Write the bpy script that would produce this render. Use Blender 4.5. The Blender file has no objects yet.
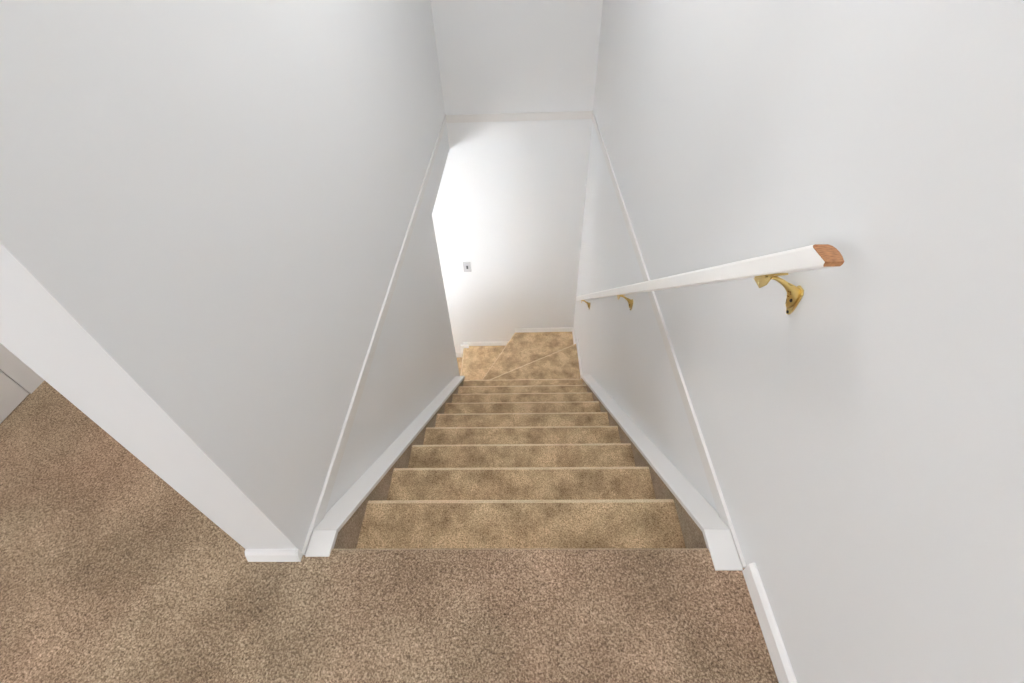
import bpy, bmesh, math
from mathutils import Vector, Matrix

scene = bpy.context.scene
col = scene.collection
PI = math.pi

# ------------------------------------------------------------------ dimensions (metres)
XL, XR = -0.610, 0.560          # stairwell side walls
XP = -0.752                     # far side of the partition
YP = 0.446                      # end of the partition
YF = 3.788                      # wall at the foot of the stairs
Y0, G, R = 0.459, 0.2302, 0.1952  # first nosing, going, riser
YO = 2.712                      # near edge of the opening downstairs
ZH = -0.265                     # head of that opening
XCL, XCR = -0.540, 0.486        # inner faces of the strings
ZB = -3.20                      # lower floor
TOP = 2.42                      # upper ceiling

# ------------------------------------------------------------------ materials
def lin(c):
    return tuple(((v/255)/12.92 if v/255 <= .04045 else ((v/255+.055)/1.055)**2.4) for v in c) + (1,)

def new_mat(name):
    m = bpy.data.materials.new(name); m.use_nodes = True
    nt = m.node_tree
    return m, nt, nt.nodes['Principled BSDF']

def paint(name, rgb, rough=.5, bump=.02, scale=180, spec=.35, mottled=.012):
    m, nt, b = new_mat(name)
    tc = nt.nodes.new('ShaderNodeTexCoord')
    n = nt.nodes.new('ShaderNodeTexNoise'); n.inputs['Scale'].default_value = scale; n.inputs['Detail'].default_value = 3
    nt.links.new(tc.outputs['Object'], n.inputs['Vector'])
    bp = nt.nodes.new('ShaderNodeBump'); bp.inputs['Strength'].default_value = bump; bp.inputs['Distance'].default_value = .002
    nt.links.new(n.outputs['Fac'], bp.inputs['Height']); nt.links.new(bp.outputs['Normal'], b.inputs['Normal'])
    n2 = nt.nodes.new('ShaderNodeTexNoise'); n2.inputs['Scale'].default_value = 2.2; n2.inputs['Detail'].default_value = 2
    nt.links.new(tc.outputs['Object'], n2.inputs['Vector'])
    mx = nt.nodes.new('ShaderNodeMix'); mx.data_type = 'RGBA'
    c = lin(rgb)
    mx.inputs['A'].default_value = tuple(v*(1-mottled) for v in c[:3])+(1,)
    mx.inputs['B'].default_value = tuple(min(1, v*(1+mottled)) for v in c[:3])+(1,)
    nt.links.new(n2.outputs['Fac'], mx.inputs['Factor']); nt.links.new(mx.outputs['Result'], b.inputs['Base Color'])
    b.inputs['Roughness'].default_value = rough; b.inputs['Specular IOR Level'].default_value = spec
    return m

def carpet(name, dark, mid, light, tint, scale=150, blotch=4.0, amount=.5, warp=.5, hue=1.0):
    """short twist pile: fine speckle of three yarn tones with broad worn patches"""
    m, nt, b = new_mat(name)
    N = nt.nodes.new; L = nt.links.new
    tc = N('ShaderNodeTexCoord'); mr = N('ShaderNodeMapping'); mr.inputs['Rotation'].default_value = (.5, .35, .6); L(tc.outputs['Object'], mr.inputs['Vector'])
    n = N('ShaderNodeTexNoise'); n.inputs['Scale'].default_value = scale; n.inputs['Detail'].default_value = 3; n.inputs['Roughness'].default_value = .8
    n.inputs['Distortion'].default_value = warp
    L(mr.outputs['Vector'], n.inputs['Vector'])
    r = N('ShaderNodeValToRGB'); e = r.color_ramp.elements
    e[0].position = .33; e[0].color = lin(dark); e[1].position = .68; e[1].color = lin(light)
    k = e.new(.5); k.color = lin(mid)
    L(n.outputs['Fac'], r.inputs['Fac'])
    n2 = N('ShaderNodeTexNoise'); n2.inputs['Scale'].default_value = blotch; n2.inputs['Detail'].default_value = 5; n2.inputs['Roughness'].default_value = .6
    L(tc.outputs['Object'], n2.inputs['Vector'])
    r2 = N('ShaderNodeValToRGB'); e2 = r2.color_ramp.elements
    e2[0].position = .34; e2[0].color = lin(tint); e2[1].position = .62; e2[1].color = (1, 1, 1, 1)
    L(n2.outputs['Fac'], r2.inputs['Fac'])
    mx = N('ShaderNodeMix'); mx.data_type = 'RGBA'; mx.blend_type = 'MULTIPLY'; mx.inputs['Factor'].default_value = amount
    L(r.outputs['Color'], mx.inputs['A']); L(r2.outputs['Color'], mx.inputs['B'])
    n3 = N('ShaderNodeTexNoise'); n3.inputs['Scale'].default_value = blotch*.55; n3.inputs['Detail'].default_value = 3
    mp = N('ShaderNodeMapping'); mp.inputs['Location'].default_value = (3.1, 7.7, 1.3)
    L(tc.outputs['Object'], mp.inputs['Vector']); L(mp.outputs['Vector'], n3.inputs['Vector'])
    r3 = N('ShaderNodeValToRGB'); e3 = r3.color_ramp.elements
    e3[0].position = .38; e3[0].color = (1.0, 1-.06*hue, 1-.11*hue, 1); e3[1].position = .62; e3[1].color = (1-.07*hue, 1-.04*hue, 1-.10*hue, 1)
    L(n3.outputs['Fac'], r3.inputs['Fac'])
    mx2 = N('ShaderNodeMix'); mx2.data_type = 'RGBA'; mx2.blend_type = 'MULTIPLY'; mx2.inputs['Factor'].default_value = 1
    L(mx.outputs['Result'], mx2.inputs['A']); L(r3.outputs['Color'], mx2.inputs['B'])
    L(mx2.outputs['Result'], b.inputs['Base Color'])
    bp = N('ShaderNodeBump'); bp.inputs['Strength'].default_value = .55; bp.inputs['Distance'].default_value = .006
    L(n.outputs['Fac'], bp.inputs['Height']); L(bp.outputs['Normal'], b.inputs['Normal'])
    b.inputs['Roughness'].default_value = 1; b.inputs['Specular IOR Level'].default_value = .08
    b.inputs['Sheen Weight'].default_value = .25; b.inputs['Sheen Roughness'].default_value = .6
    b.inputs['Sheen Tint'].default_value = lin((225, 205, 180))
    return m

M = {}
M['wall'] = paint('wall_paint', (226, 227, 228), rough=.55, bump=.05, scale=90, spec=.3)
M['ceiling'] = paint('ceiling_paint', (236, 235, 232), rough=.8)
M['gloss'] = paint('gloss_trim_paint', (238, 238, 238), rough=.3, bump=.01, spec=.5)
M['cream'] = paint('cream_trim_paint', (222, 220, 218), rough=.38, bump=.01, spec=.45)
M['rail'] = paint('rail_gloss_paint', (252, 251, 249), rough=.28, bump=.015, scale=40, spec=.5)
M['cap'] = paint('capping_paint', (226, 225, 224), rough=.45, bump=.01, spec=.35)
M['door'] = paint('door_paint', (222, 222, 222), rough=.45, bump=.02)
M['plastic'] = paint('switch_plastic', (184, 184, 186), rough=.35, bump=0)
M['grey_plastic'] = paint('switch_rocker_plastic', (70, 70, 74), rough=.4, bump=0)
M['screw'] = paint('dark_screw_metal', (60, 52, 40), rough=.4, bump=0)
M['carpet'] = carpet('landing_carpet', (92, 75, 62), (167, 144, 124), (230, 206, 184), (190, 184, 178), scale=210, blotch=3.6, amount=.75, warp=.3)
M['stair_carpet'] = carpet('stair_carpet', (128, 102, 74), (212, 184, 148), (252, 228, 192), (124, 108, 92), scale=230, blotch=9, amount=.62, warp=.3, hue=.4)
M['nosing'] = carpet('nosing_highlight_carpet', (184, 162, 134), (224, 204, 176), (242, 226, 202), (225, 218, 208), scale=280, blotch=9, amount=.5, warp=0)  # paler pile: light caught on the step noses, put into the colour
M['landing_nosing_highlight'] = carpet('landing_nosing_highlight_carpet', (130, 112, 96), (186, 166, 144), (222, 204, 184), (196, 190, 184), scale=270, blotch=3.6, amount=.6, warp=0)  # paler pile: painted highlight along the landing edge
M['string_carpet'] = carpet('string_side_carpet', (124, 112, 98), (174, 160, 144), (206, 192, 176), (190, 186, 182), scale=190, blotch=6, amount=.5)

def metal(name, rgb, rough):
    m, nt, b = new_mat(name)
    tc = nt.nodes.new('ShaderNodeTexCoord'); n = nt.nodes.new('ShaderNodeTexNoise'); n.inputs['Scale'].default_value = 60
    nt.links.new(tc.outputs['Object'], n.inputs['Vector'])
    mr = nt.nodes.new('ShaderNodeMapRange'); mr.inputs['To Min'].default_value = rough-.08; mr.inputs['To Max'].default_value = rough+.1
    nt.links.new(n.outputs['Fac'], mr.inputs['Value']); nt.links.new(mr.outputs['Result'], b.inputs['Roughness'])
    b.inputs['Base Color'].default_value = lin(rgb); b.inputs['Metallic'].default_value = 1
    return m
M['brass'] = metal('brass', (222, 196, 128), .28)

def wood(name):
    m, nt, b = new_mat(name)
    N = nt.nodes.new; L = nt.links.new
    tc = N('ShaderNodeTexCoord'); mp = N('ShaderNodeMapping'); mp.inputs['Scale'].default_value = (60, 260, 60)
    n = N('ShaderNodeTexNoise'); n.inputs['Scale'].default_value = 1.6; n.inputs['Detail'].default_value = 6
    L(tc.outputs['Object'], mp.inputs['Vector']); L(mp.outputs['Vector'], n.inputs['Vector'])
    r = N('ShaderNodeValToRGB'); e = r.color_ramp.elements
    e[0].position = .3; e[0].color = lin((138, 86, 48)); e[1].position = .7; e[1].color = lin((198, 142, 94))
    L(n.outputs['Fac'], r.inputs['Fac']); L(r.outputs['Color'], b.inputs['Base Color'])
    b.inputs['Roughness'].default_value = .55
    return m
M['wood'] = wood('bare_rail_wood')

def glass():
    m, nt, b = new_mat('window_glass')
    b.inputs['Base Color'].default_value = (1, 1, 1, 1); b.inputs['Roughness'].default_value = .0
    b.inputs['Transmission Weight'].default_value = 1; b.inputs['IOR'].default_value = 1.02
    return m
M['glass'] = glass()

# ------------------------------------------------------------------ mesh helpers
def obj(name, bm, mat, parent=None, smooth=False, kind=None, bevel=0, seg=2):
    bmesh.ops.recalc_face_normals(bm, faces=bm.faces[:])
    me = bpy.data.meshes.new(name); bm.to_mesh(me); bm.free()
    if smooth:
        for p in me.polygons: p.use_smooth = True
    o = bpy.data.objects.new(name, me); col.objects.link(o)
    for mm in (mat if isinstance(mat, (list, tuple)) else [mat]): me.materials.append(mm)
    if parent: o.parent = parent
    if kind: o['kind'] = kind
    if bevel:
        b = o.modifiers.new('bevel', 'BEVEL'); b.width = bevel; b.segments = seg; b.limit_method = 'ANGLE'; b.angle_limit = math.radians(35)
    return o

def struct(name, bm, mat, **k): return obj(name, bm, mat, kind='structure', **k)

def box(bm, x0, x1, y0, y1, z0, z1):
    v = [bm.verts.new((x, y, z)) for z in (z0, z1) for (x, y) in ((x0, y0), (x1, y0), (x1, y1), (x0, y1))]
    for f in ((0, 3, 2, 1), (4, 5, 6, 7), (0, 1, 5, 4), (1, 2, 6, 5), (2, 3, 7, 6), (3, 0, 4, 7)):
        bm.faces.new([v[i] for i in f])
    return bm

def B(*a): return box(bmesh.new(), *a)

def prism(bm, pts, axis, a, b):
    """extrude polygon pts along axis ('x': pts are (y,z); 'y': (x,z); 'z': (x,y)) from a to b"""
    def P(p, t):
        return {'x': (t, p[0], p[1]), 'y': (p[0], t, p[1]), 'z': (p[0], p[1], t)}[axis]
    va = [bm.verts.new(P(p, a)) for p in pts]; vb = [bm.verts.new(P(p, b)) for p in pts]
    bm.faces.new(va); bm.faces.new(vb[::-1])
    n = len(pts)
    for i in range(n):
        j = (i+1) % n
        bm.faces.new((va[i], vb[i], vb[j], va[j]))
    return bm

def PR(pts, axis, a, b): return prism(bmesh.new(), pts, axis, a, b)

def thing(name, label, cat, loc=(0, 0, 0), group=None):
    o = bpy.data.objects.new(name, None); col.objects.link(o); o.location = loc
    o.empty_display_size = .1
    o['label'] = label; o['category'] = cat
    if group: o['group'] = group
    return o

# ------------------------------------------------------------------ room shell
# upper carpeted floor with the stair opening cut out; its rounded edge is the top nosing
def nose(y, z, r=.017, over=.02, n=7):
    """profile points of a carpeted nosing: from tread round the front to underneath"""
    c = (y-r+.006, z-r)
    pts = [(c[0]+r*math.sin(a), c[1]+r*math.cos(a)) for a in [i*PI/(n-1) for i in range(n)]]
    return pts

bm = bmesh.new()
prism(bm, [(-3.0, 0)] + nose(Y0, 0) + [(Y0-.02, -.034), (Y0-.02, -.23), (-3.0, -.23)], 'x', XL, XR)
def mark_nose_highlight(bm, yn, z, back=.009):  # gives the nose faces the painted highlight material
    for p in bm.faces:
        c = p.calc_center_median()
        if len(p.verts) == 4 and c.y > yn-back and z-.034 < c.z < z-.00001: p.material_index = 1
mark_nose_highlight(bm, Y0, 0, .004)
fl = struct('floor', bm, [M['carpet'], M['landing_nosing_highlight']])
bm = B(-3.6, XL, -3.0, YP, -.23, 0); box(bm, -3.6, XP, YP, YF, -.23, 0)
struct('floor_left', bm, M['carpet'])

struct('wall_right', B(XR, XR+.12, -3.0, YF+.12, ZB, TOP), M['wall'])
struct('wall_far', B(-4.6, XR+.12, YF, YF+.12, ZB, TOP), M['wall'])
struct('wall_left', B(XP, XL, YP, YF, 0, TOP), M['wall'])
struct('wall_left_lower', B(XP, XL, YP, YO, ZB, 0), M['wall'])
struct('wall_left_header', B(XP, XL, YO, YF, ZH, 0), M['wall'])
struct('ceiling', B(-3.72, XR+.12, -3.12, YF+.12, TOP, TOP+.1), M['ceiling'])

# wall of the landing beyond the partition, with a flush door
XW = -1.812
bm = B(XW-.12, XW, 1.010, 2.3, 0, TOP); box(bm, XW-.12, XW, .12, 1.010, 2.06, TOP); box(bm, XW-.12, XW, .0, .20, 0, 2.06)
struct('wall_landing', bm, M['wall'])
struct('wall_landing_end', B(XW, XP, 2.3, 2.4, 0, TOP), M['wall'])
struct('wall_side', B(-3.6, XW-.12, .0, .12, 0, TOP), M['wall'])
d = struct('door_1', B(XW-.045, XW, .204, 1.006, .004, 2.056), M['door'], bevel=.002)
bm = bmesh.new(); bmesh.ops.create_uvsphere(bm, u_segments=20, v_segments=12, radius=.027, matrix=Matrix.Translation((XW+.045, .28, 1.0)))
bmesh.ops.create_cone(bm, cap_ends=True, segments=20, radius1=.012, radius2=.012, depth=.05, matrix=Matrix.Translation((XW+.02, .28, 1.0)) @ Matrix.Rotation(PI/2, 4, 'Y'))
obj('door_knob', bm, M['brass'], d, smooth=True)

# back and left walls of the landing with their windows
def wall_with_hole(bm, axis, c0, c1, a0, a1, z0, z1, h):
    ha0, ha1, hz0, hz1 = h
    def bb(p, q_, r, s):
        if axis == 'y': box(bm, p, q_, c0, c1, r, s)
        else: box(bm, c0, c1, p, q_, r, s)
    bb(a0, ha0, z0, z1); bb(ha1, a1, z0, z1); bb(ha0, ha1, z0, hz0); bb(ha0, ha1, hz1, z1)
    return bm

def window(name, axis, c, h):
    a0, a1, z0, z1 = h; t = .045
    def bb(bm, p, q_, r, s, dd=.03, off=0):
        if axis == 'y': box(bm, p, q_, c-dd+off, c+dd+off, r, s)
        else: box(bm, c-dd+off, c+dd+off, p, q_, r, s)
    bm = bmesh.new()
    bb(bm, a0, a0+t, z0, z1); bb(bm, a1-t, a1, z0, z1); bb(bm, a0+t, a1-t, z0, z0+t); bb(bm, a0+t, a1-t, z1-t, z1)
    m_ = (a0+a1)/2; bb(bm, m_-.02, m_+.02, z0+t, z1-t)
    w = struct(name, bm, M['gloss'])
    bm = bmesh.new(); bb(bm, a0+t, m_-.02, z0+t, z1-t, .003); bb(bm, m_+.02, a1-t, z0+t, z1-t, .003)
    obj('pane', bm, M['glass'], w)
    return w

WB = (-2.6, .1, .75, 2.15)          # back window (x0,x1,z0,z1)
WS = (-1.55, -.75, .55, 2.1)        # side window (y0,y1,z0,z1)
struct('wall_back', wall_with_hole(bmesh.new(), 'y', -3.12, -3.0, -3.72, XR+.12, 0, TOP, WB), M['wall'])
struct('wall_side_window', wall_with_hole(bmesh.new(), 'x', -3.72, -3.6, -3.0, .12, 0, TOP, WS), M['wall'])
window('window_1', 'y', -3.06, WB); window('window_2', 'x', -3.66, WS)

# room downstairs
YD = .10
WD = (-4.1, -1.95, -2.35, -.75)
struct('floor_lower', B(-4.6, XR, YD, YF, ZB-.1, ZB), M['carpet'])
struct('ceiling_lower', B(-4.6, XP, YD, YF, ZH, ZH+.03), M['ceiling'])
struct('wall_lower_back', wall_with_hole(bmesh.new(), 'y', YD-.12, YD, -4.6, XP, ZB, ZH, WD), M['wall'])
WL = (.7, 1.7, -2.3, -.7)
struct('wall_lower_left', wall_with_hole(bmesh.new(), 'x', -4.72, -4.6, YD-.12, YF, ZB, ZH, WL), M['wall'])
window('window_4', 'x', -4.66, WL)
struct('wall_lower_half', PR([(XP, ZB), (XP, -1.66), (-1.05, -1.66), (-1.75, -2.2), (-1.75, ZB)], 'y', YO-.10, YO), M['wall'])
window('window_3', 'y', YD-.06, WD)

# ------------------------------------------------------------------ trim and baseboards
T = .009   # flat band round the stairwell at floor level
bm = PR([(XL, .009), (XL+T, .007), (XL+T, -.042), (XL, -.044)], 'y', YP-.004, YF)
struct('trim_1', bm, M['cream'], bevel=.0015)
bm = PR([(XR, .009), (XR-T, .007), (XR-T, -.042), (XR, -.044)], 'y', .410, YF)
struct('trim_2', bm, M['cream'], bevel=.0015)
struct('trim_3', B(XL+T, XR-T, YF-T, YF, -.054, .004), M['cream'], bevel=.0015)

# baseboard capping the end of the partition, returning along its left side
bm = PR([(YP, 0), (YP-.021, 0), (YP-.013, .026), (YP-.007, .034), (YP, .035)], 'x', XP+.001, XL-.004)
prism(bm, [(YP, 0), (YP-.021, 0), (YP-.013, .026), (YP-.007, .034), (YP, .035)], 'x', XL-.003, XL+.002)
struct('baseboard_left', bm, M['gloss'])
struct('baseboard_right', PR([(XR, 0), (XR, .062), (XR-.006, .062), (XR-.013, .052), (XR-.013, 0)], 'y', -3.0, .403), M['gloss'], bevel=.002)

# ------------------------------------------------------------------ staircase
stair = thing('staircase', 'straight carpeted staircase with capped side strings and winders turning left at the foot', 'staircase', (0, Y0, 0))
def part(name, bm, mat, **k):
    bmesh.ops.translate(bm, verts=bm.verts, vec=(0, -Y0, 0))
    return obj(name, bm, mat, stair, **k)

for k in range(1, 10):
    z = -k*R; yb = Y0+(k-1)*G-.02; yn = Y0+k*G
    pts = [(yb, z)] + nose(yn, z) + [(yn-.02, z-.034), (yn-.02, z-R), (yb, z-R)]
    bm = PR(pts, 'x', XCL, XCR)
    mark_nose_highlight(bm, yn, z)
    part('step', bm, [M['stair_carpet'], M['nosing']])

PV = (-.603, 2.782)                       # where the winder edges meet
def winder(pts, z, th, edge):
    """prism of a winder tread; edge = indices of the two points of its nosing"""
    bm = PR(pts, 'z', z-th, z)
    bm.edges.ensure_lookup_table()
    a, b = Vector(pts[edge[0]]), Vector(pts[edge[1]])
    es = [e for e in bm.edges if all(abs(v.co.z-z) < 1e-5 for v in e.verts) and
          {tuple(round(c, 4) for c in v.co[:2]) for v in e.verts} == {tuple(round(c, 4) for c in a), tuple(round(c, 4) for c in b)}]
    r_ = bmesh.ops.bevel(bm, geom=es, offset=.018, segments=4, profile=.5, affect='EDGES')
    for p in r_['faces']: p.material_index = 1  # bevel faces carry the painted edge highlight
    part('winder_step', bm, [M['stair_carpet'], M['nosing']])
zw = [-1.975, -2.200, -2.395, -2.610]
y9 = Y0+9*G-.02
winder([(XCL, y9), (XCR, y9), (XCR, 2.66), (XCL, 2.66)], zw[0], .22, (2, 3))
w1r = (XR-.002, 3.408); w2f = (-.119, YF-.003)
winder([(XL+.002, 2.64), (XR-.002, 2.64), w1r, (PV[0]+.004, PV[1]+.002), ], zw[1], .2, (2, 3))
s1 = lambda x: PV[1]+(w1r[1]-PV[1])*(x-PV[0])/(w1r[0]-PV[0])
winder([(PV[0], PV[1]-.02), (XR-.002, w1r[1]-.02), (XR-.002, YF-.003), w2f, PV], zw[2], .22, (3, 4))
winder([(XL+.002, YO+.01), (-.5, 2.76), (PV[0]+.03, PV[1]-.01), (w2f[0]+.02, YF-.003), (-.742, YF-.003), (-.742, YO+.01)], zw[3], .22, (4, 5))
winder([(-.722, YO+.002), (-.722, YF-.003), (-.97, YF-.003), (-.97, YO+.002)], -2.81, .2, (2, 3))
winder([(-.95, YO+.002), (-.95, YF-.003), (-1.20, YF-.003), (-1.20, YO+.002)], -3.005, .195, (2, 3))

# closed strings: carpeted inner faces under a white sloping capping board
SL = R/G
def capz(y): return -(y-.508)*SL if y > .508 else 0.0
YE = 2.556
for side, (xw, xi, ys) in (('l', (XL+.0008, XCL, .438)), ('r', (XR-.0008, XCR, .404))):
    e = .002 if side == 'l' else -.002
    pts = [(Y0-.0, -.016), (.508, -.016), (YE-.004, capz(YE)-.014), (YE-.004, capz(YE)-.42), (Y0+.0, -.40)]
    part('string_side', PR(pts, 'x', min(xw, xi), max(xw, xi)), M['string_carpet'])
    th = .014; ov = .006 if side == 'l' else -.006
    xo = xw + (T+.0005 if side == 'l' else -(T+.0005))     # the level end sits inside the flat band
    bm = PR([(.5081, .004), (YE, capz(YE)+.004), (YE, capz(YE)-th-.012), (.5081, -th)], 'x', xw, xi+ov)
    prism(bm, [(ys, .004), (.508, .004), (.508, -th), (ys, -th)], 'x', xo, xi+ov)
    c = part('string_cap', bm, M['cap'], bevel=.0015)
    if side == 'l': c['label'] = 'white sloping capping board on the left string'
    else: c['label'] = 'white sloping capping board on the right string'

# skirting following the winders
H_ = .06
bm = bmesh.new()
box(bm, XR-.013, XR, YE, s1(XR)-.004, zw[1], zw[1]+H_)
box(bm, XR-.013, XR, s1(XR)-.02, YF, zw[2], zw[2]+H_)
struct('baseboard_lower_right', bm, M['gloss'], bevel=.003)
bm = bmesh.new()
box(bm, w2f[0]+.004, XR-.013, YF-.013, YF, zw[2], zw[2]+H_)
box(bm, -.742, w2f[0]+.004, YF-.013, YF, zw[3], zw[3]+H_)
box(bm, -.775, -.675, YF-.045, YF-.013, zw[3]-.1, zw[3]+.035)
box(bm, -1.2, -.775, YF-.013, YF, -2.81, -2.75)
struct('baseboard_far', bm, M['gloss'], bevel=.003)

# ------------------------------------------------------------------ handrail
D = Vector((0, 1, -.865)).normalized(); NRM = Vector((0, -D.z, D.y))
A = Vector((.486, .609, .801))         # lower inner corner of the rail at its upper end
LEN = 3.50
rail_root = thing('handrail', 'white painted wooden handrail sloping down the right wall on brass brackets', 'handrail', A)
W, HH = .0295, .040
ncut = .007                            # plumb cut below, level cut above
prof = [(.002, 0), (W-.002, 0), (W, .003), (W, ncut), (W+.004, .016), (W+.0058, .024), (W+.0055, .031), (W+.003, .0365), (W-.002, HH-.0005),
        (.006, HH), (.002, HH-.002), (0, HH-.006), (0, ncut), (0, .003)]
def start(u, n):
    base = n
    if n > ncut:
        # level cut starting where the plumb cut reached n = ncut
        y1, z1 = plumb(ncut); P = Vector((u, 0, 0))+n*NRM
        t = (z1-P.z)/D.z
        return P+t*D
    y1, z1 = plumb(n); return Vector((u, y1, z1))
def plumb(n):
    P = n*NRM; t = (0-P.y)/D.y; P = P+t*D
    return P.y, P.z
bm = bmesh.new()
va = [bm.verts.new(start(u, n)) for u, n in prof]
vb = [bm.verts.new(Vector((u, 0, 0))+n*NRM+LEN*D) for u, n in prof]
n_ = len(prof)
for i in range(n_):
    j = (i+1) % n_; bm.faces.new((va[i], vb[i], vb[j], va[j]))
bm.faces.new(vb)
LOW = [0, 1, 2, 3, 12, 13]; HIGH = list(range(3, 13))
bm.faces.new([va[i] for i in LOW]); bm.faces.new([va[i] for i in HIGH])
obj('rail', bm, M['rail'], rail_root)
# bare wood end: a thin veneer of end grain standing on the cut
bm = bmesh.new()
w0 = [start(*q_) for q_ in prof]
inn = [bm.verts.new(v+Vector((0, .0002, -.0002))) for v in w0]
outv = [bm.verts.new(v+Vector((0, -.0012, .0012))) for v in w0]
for fset in (LOW, HIGH):
    bm.faces.new([outv[i] for i in fset]); bm.faces.new([inn[i] for i in fset][::-1])
for i in range(n_):
    j = (i+1) % n_; bm.faces.new((inn[i], outv[i], outv[j], inn[j]))
e_ = obj('end_grain', bm, M['wood'], rail_root); e_['label'] = 'bare brown wood at the cut end of the rail'

# brass bracket: wall plate with two screws, curved arm, folded saddle under the rail
def wallpt(o): return o
def make_bracket():
    """coordinates relative to A; local frame: wall at x = XR-A.x, rail underside runs along D through x in 0..W"""
    xw = XR-A.x
    t0 = .168                                     # distance along the rail to the saddle centre
    S = Vector((W*.5, 0, 0))+D*t0
    root = obj('bracket', bmesh.new(), M['brass'], rail_root)
    bm = bmesh.new()
    # wall plate: elongated, rounded, tapering below
    cy, cz = S.y-.014, S.z-.058
    ring = []
    for (dy, dz) in [(-.008, .033), (.008, .033), (.013, .026), (.013, .005), (.010, -.020), (.006, -.033), (0, -.037), (-.006, -.033), (-.010, -.020), (-.013, .005), (-.013, .026)]:
        ring.append((cy+dy, cz+dz))
    prism(bm, ring, 'x', xw-.0045, xw-.0003)
    # arm: tapered loft from wall to saddle
    secs = [  # centre offset from wall (x), z, half-height, half-width, dy
        (xw-.002, cz+.004, .026, .010, 0.0), (xw-.008, cz+.009, .022, .008, 0.0), (xw-.014, cz+.019, .015, .007, .001), (xw-.020, cz+.028, .010, .006, .003),
        (xw-.030, cz+.036, .0065, .0055, .005), (xw-.040, cz+.043, .005, .005, .008), (W*.5+.006, S.z-.0085, .004, .005, .012), (W*.5-.008, S.z-.0060, .003, .006, .014)]
    rings = []
    for (x, z, hh, hw, dy) in secs:
        rr = []
        for i in range(10):
            a = 2*PI*i/10
            rr.append(bm.verts.new((x+.35*hh*math.sin(a), cy+dy+hw*math.cos(a), z+hh*math.sin(a))))
        rings.append(rr)
    for r0, r1 in zip(rings, rings[1:]):
        for i in range(10):
            j = (i+1) % 10; bm.faces.new((r0[i], r0[j], r1[j], r1[i]))
    bm.faces.new(rings[0][::-1]); bm.faces.new(rings[-1])
    bmesh.ops.recalc_face_normals(bm, faces=bm.faces[:])
    bm.to_mesh(root.data); bm.free()
    for p_ in root.data.polygons: p_.use_smooth = abs(p_.normal.x) < .98
    # saddle: plate along the rail with a folded triangular flange at its lower half
    bm = bmesh.new()
    def P(t, u, n): return S+D*t+Vector((u, 0, 0))+NRM*n
    hw = W*.5-.001
    out = [(-.034, -hw*.55), (-.024, -hw), (.050, -hw-.001), (.060, -hw*.3), (.060, hw*.3), (.048, hw), (-.024, hw), (-.034, hw*.55)]
    a_ = [bm.verts.new(P(t, u, -.0004)) for t, u in out]; b_ = [bm.verts.new(P(t, u, -.0035)) for t, u in out]
    bm.faces.new(a_); bm.faces.new(b_[::-1])
    for i in range(8):
        j = (i+1) % 8; bm.faces.new((a_[i], b_[i], b_[j], a_[j]))
    fl_ = [(-.018, -.0035), (.058, -.0035), (.034, -.026), (.008, -.021)]
    a_ = [bm.verts.new(P(t, -hw+.001, n)) for t, n in fl_]; b_ = [bm.verts.new(P(t, -hw+.0035, n)) for t, n in fl_]
    bm.faces.new(a_); bm.faces.new(b_[::-1])
    for i in range(4):
        j = (i+1) % 4; bm.faces.new((a_[i], b_[i], b_[j], a_[j]))
    sd = obj('saddle', bm, M['brass'], root, bevel=.0008)
    def screw(p, r, mat):
        bm = bmesh.new()
        bmesh.ops.create_uvsphere(bm, u_segments=14, v_segments=8, radius=r, matrix=Matrix.Translation(p) @ Matrix.Diagonal((.55, 1, 1, 1)))
        return obj('screw', bm, mat, root, smooth=True)
    screw((xw-.0145, cy-.006, cz+.006), .0042, M['screw'])
    screw((xw-.005, cy-.001, cz-.030), .0038, M['screw'])
    return root
b0 = make_bracket()
for t in (1.42, 2.94):
    c = b0.copy(); col.objects.link(c); c.location = D*t
    for ch in list(b0.children):
        g = ch.copy(); col.objects.link(g); g.parent = c

# ------------------------------------------------------------------ light switch on the far wall
sw = thing('light_switch', 'small square-cornered light switch on the far wall at the foot of the stairs', 'light switch', (-.5805, YF, -1.46))
obj('switch_plate', B(-.038, .038, -.008, -.0002, -.060, .060), M['plastic'], sw, bevel=.003)
obj('rocker', B(-.009, .009, -.013, -.007, -.019, .019), M['grey_plastic'], sw, bevel=.002)

# ------------------------------------------------------------------ light
def area(name, loc, rot, sx, sy, power, colr):
    l = bpy.data.lights.new(name, 'AREA'); l.shape = 'RECTANGLE'; l.size = sx; l.size_y = sy; l.energy = power; l.color = colr
    o = bpy.data.objects.new(name, l); col.objects.link(o); o.location = loc; o.rotation_euler = rot
    return o
# daylight at the three windows (just outside the glass, facing in)
area('window_daylight_back', (-1.25, -3.2, 1.45), (PI/2, 0, 0), 2.6, 1.4, 40, (.975, .985, 1))
area('window_daylight_side', (-3.8, -1.15, 1.33), (PI/2, 0, -PI/2), .8, 1.5, 56, (.985, .99, 1))
area('window_daylight_lower', (-3.02, YD-.2, -1.55), (PI/2, 0, 0), 2.1, 1.6, 780, (.93, .965, 1))
area('window_daylight_lower_left', (-4.8, 1.2, -1.5), (PI/2, 0, -PI/2), 1.0, 1.6, 65, (.90, .95, 1))
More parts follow.
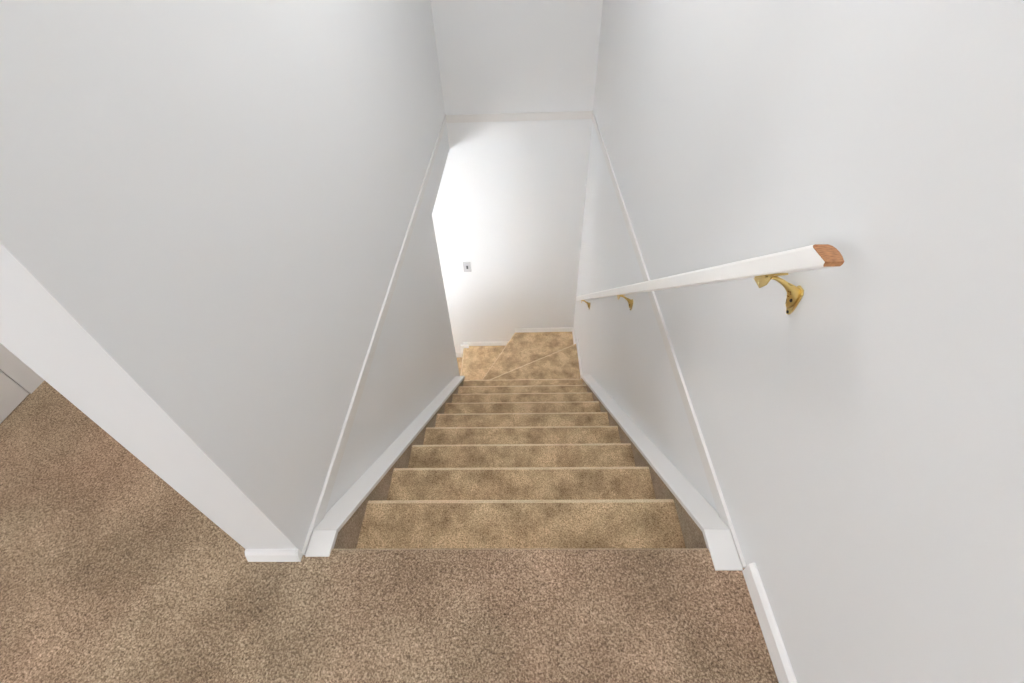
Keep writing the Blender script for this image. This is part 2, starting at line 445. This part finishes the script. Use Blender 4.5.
# ceiling lamp over the stairwell
lamp = thing('ceiling_lamp', 'round white ceiling lamp above the stairwell', 'lamp', (-.03, 1.75, TOP))
bm = bmesh.new(); bmesh.ops.create_cone(bm, cap_ends=True, segments=40, radius1=.16, radius2=.17, depth=.03, matrix=Matrix.Translation((0, 0, -.016)))
obj('lamp_base', bm, M['gloss'], lamp, bevel=.003)
pl = bpy.data.lights.new('ceiling_lamp_light', 'AREA'); pl.shape = 'DISK'; pl.size = .3; pl.energy = 20; pl.color = (1, 1, .99)
po = bpy.data.objects.new('ceiling_lamp_light', pl); col.objects.link(po); po.location = (-.03, 1.75, TOP-.05)

hl = bpy.data.lights.new('hall_fill_light', 'AREA'); hl.shape = 'DISK'; hl.size = .3; hl.energy = 14; hl.color = (1, .93, .85)  # unseen warm lamp, added to brighten the left landing and door
ho = bpy.data.objects.new('hall_fill_light', hl); col.objects.link(ho); ho.location = (-1.3, 1.5, TOP-.05)
lamp2 = thing('ceiling_lamp', 'added round white ceiling lamp, unseen, in the hall behind the partition', 'lamp', (-1.3, 1.5, TOP))
for ch in list(lamp.children):
    g = ch.copy(); col.objects.link(g); g.parent = lamp2
w = bpy.data.worlds.new('sky'); scene.world = w; w.use_nodes = True
bg = w.node_tree.nodes['Background']; bg.inputs['Color'].default_value = (.75, .86, 1, 1); bg.inputs['Strength'].default_value = 1.0

# ------------------------------------------------------------------ camera
cam = bpy.data.cameras.new('camera'); co = bpy.data.objects.new('camera', cam); col.objects.link(co)
f, p, y, r = 450.02, .786982, -.041118, -.043286
cy_, sy_, cp, sp = math.cos(y), math.sin(y), math.cos(p), math.sin(p)
fw = Vector((sy_*cp, cy_*cp, -sp)); rt = Vector((cy_, -sy_, 0)); up = rt.cross(fw)
rt2 = math.cos(r)*rt+math.sin(r)*up; up2 = -math.sin(r)*rt+math.cos(r)*up
mtx = Matrix((rt2, up2, -fw)).transposed().to_4x4(); mtx.translation = (0, 0, 1.25)
co.matrix_world = mtx
cam.sensor_fit = 'HORIZONTAL'; cam.sensor_width = 36; cam.lens = f/1024*36; cam.clip_start = .02
scene.camera = co

# ------------------------------------------------------------------ render look
scene.view_settings.view_transform = 'Standard'; scene.view_settings.look = 'None'
scene.view_settings.gamma = 1; scene.view_settings.use_curve_mapping = False
scene.view_settings.exposure = 0.0
scene.cycles.max_bounces = 14; scene.cycles.diffuse_bounces = 10
scene.cycles.use_denoising = True
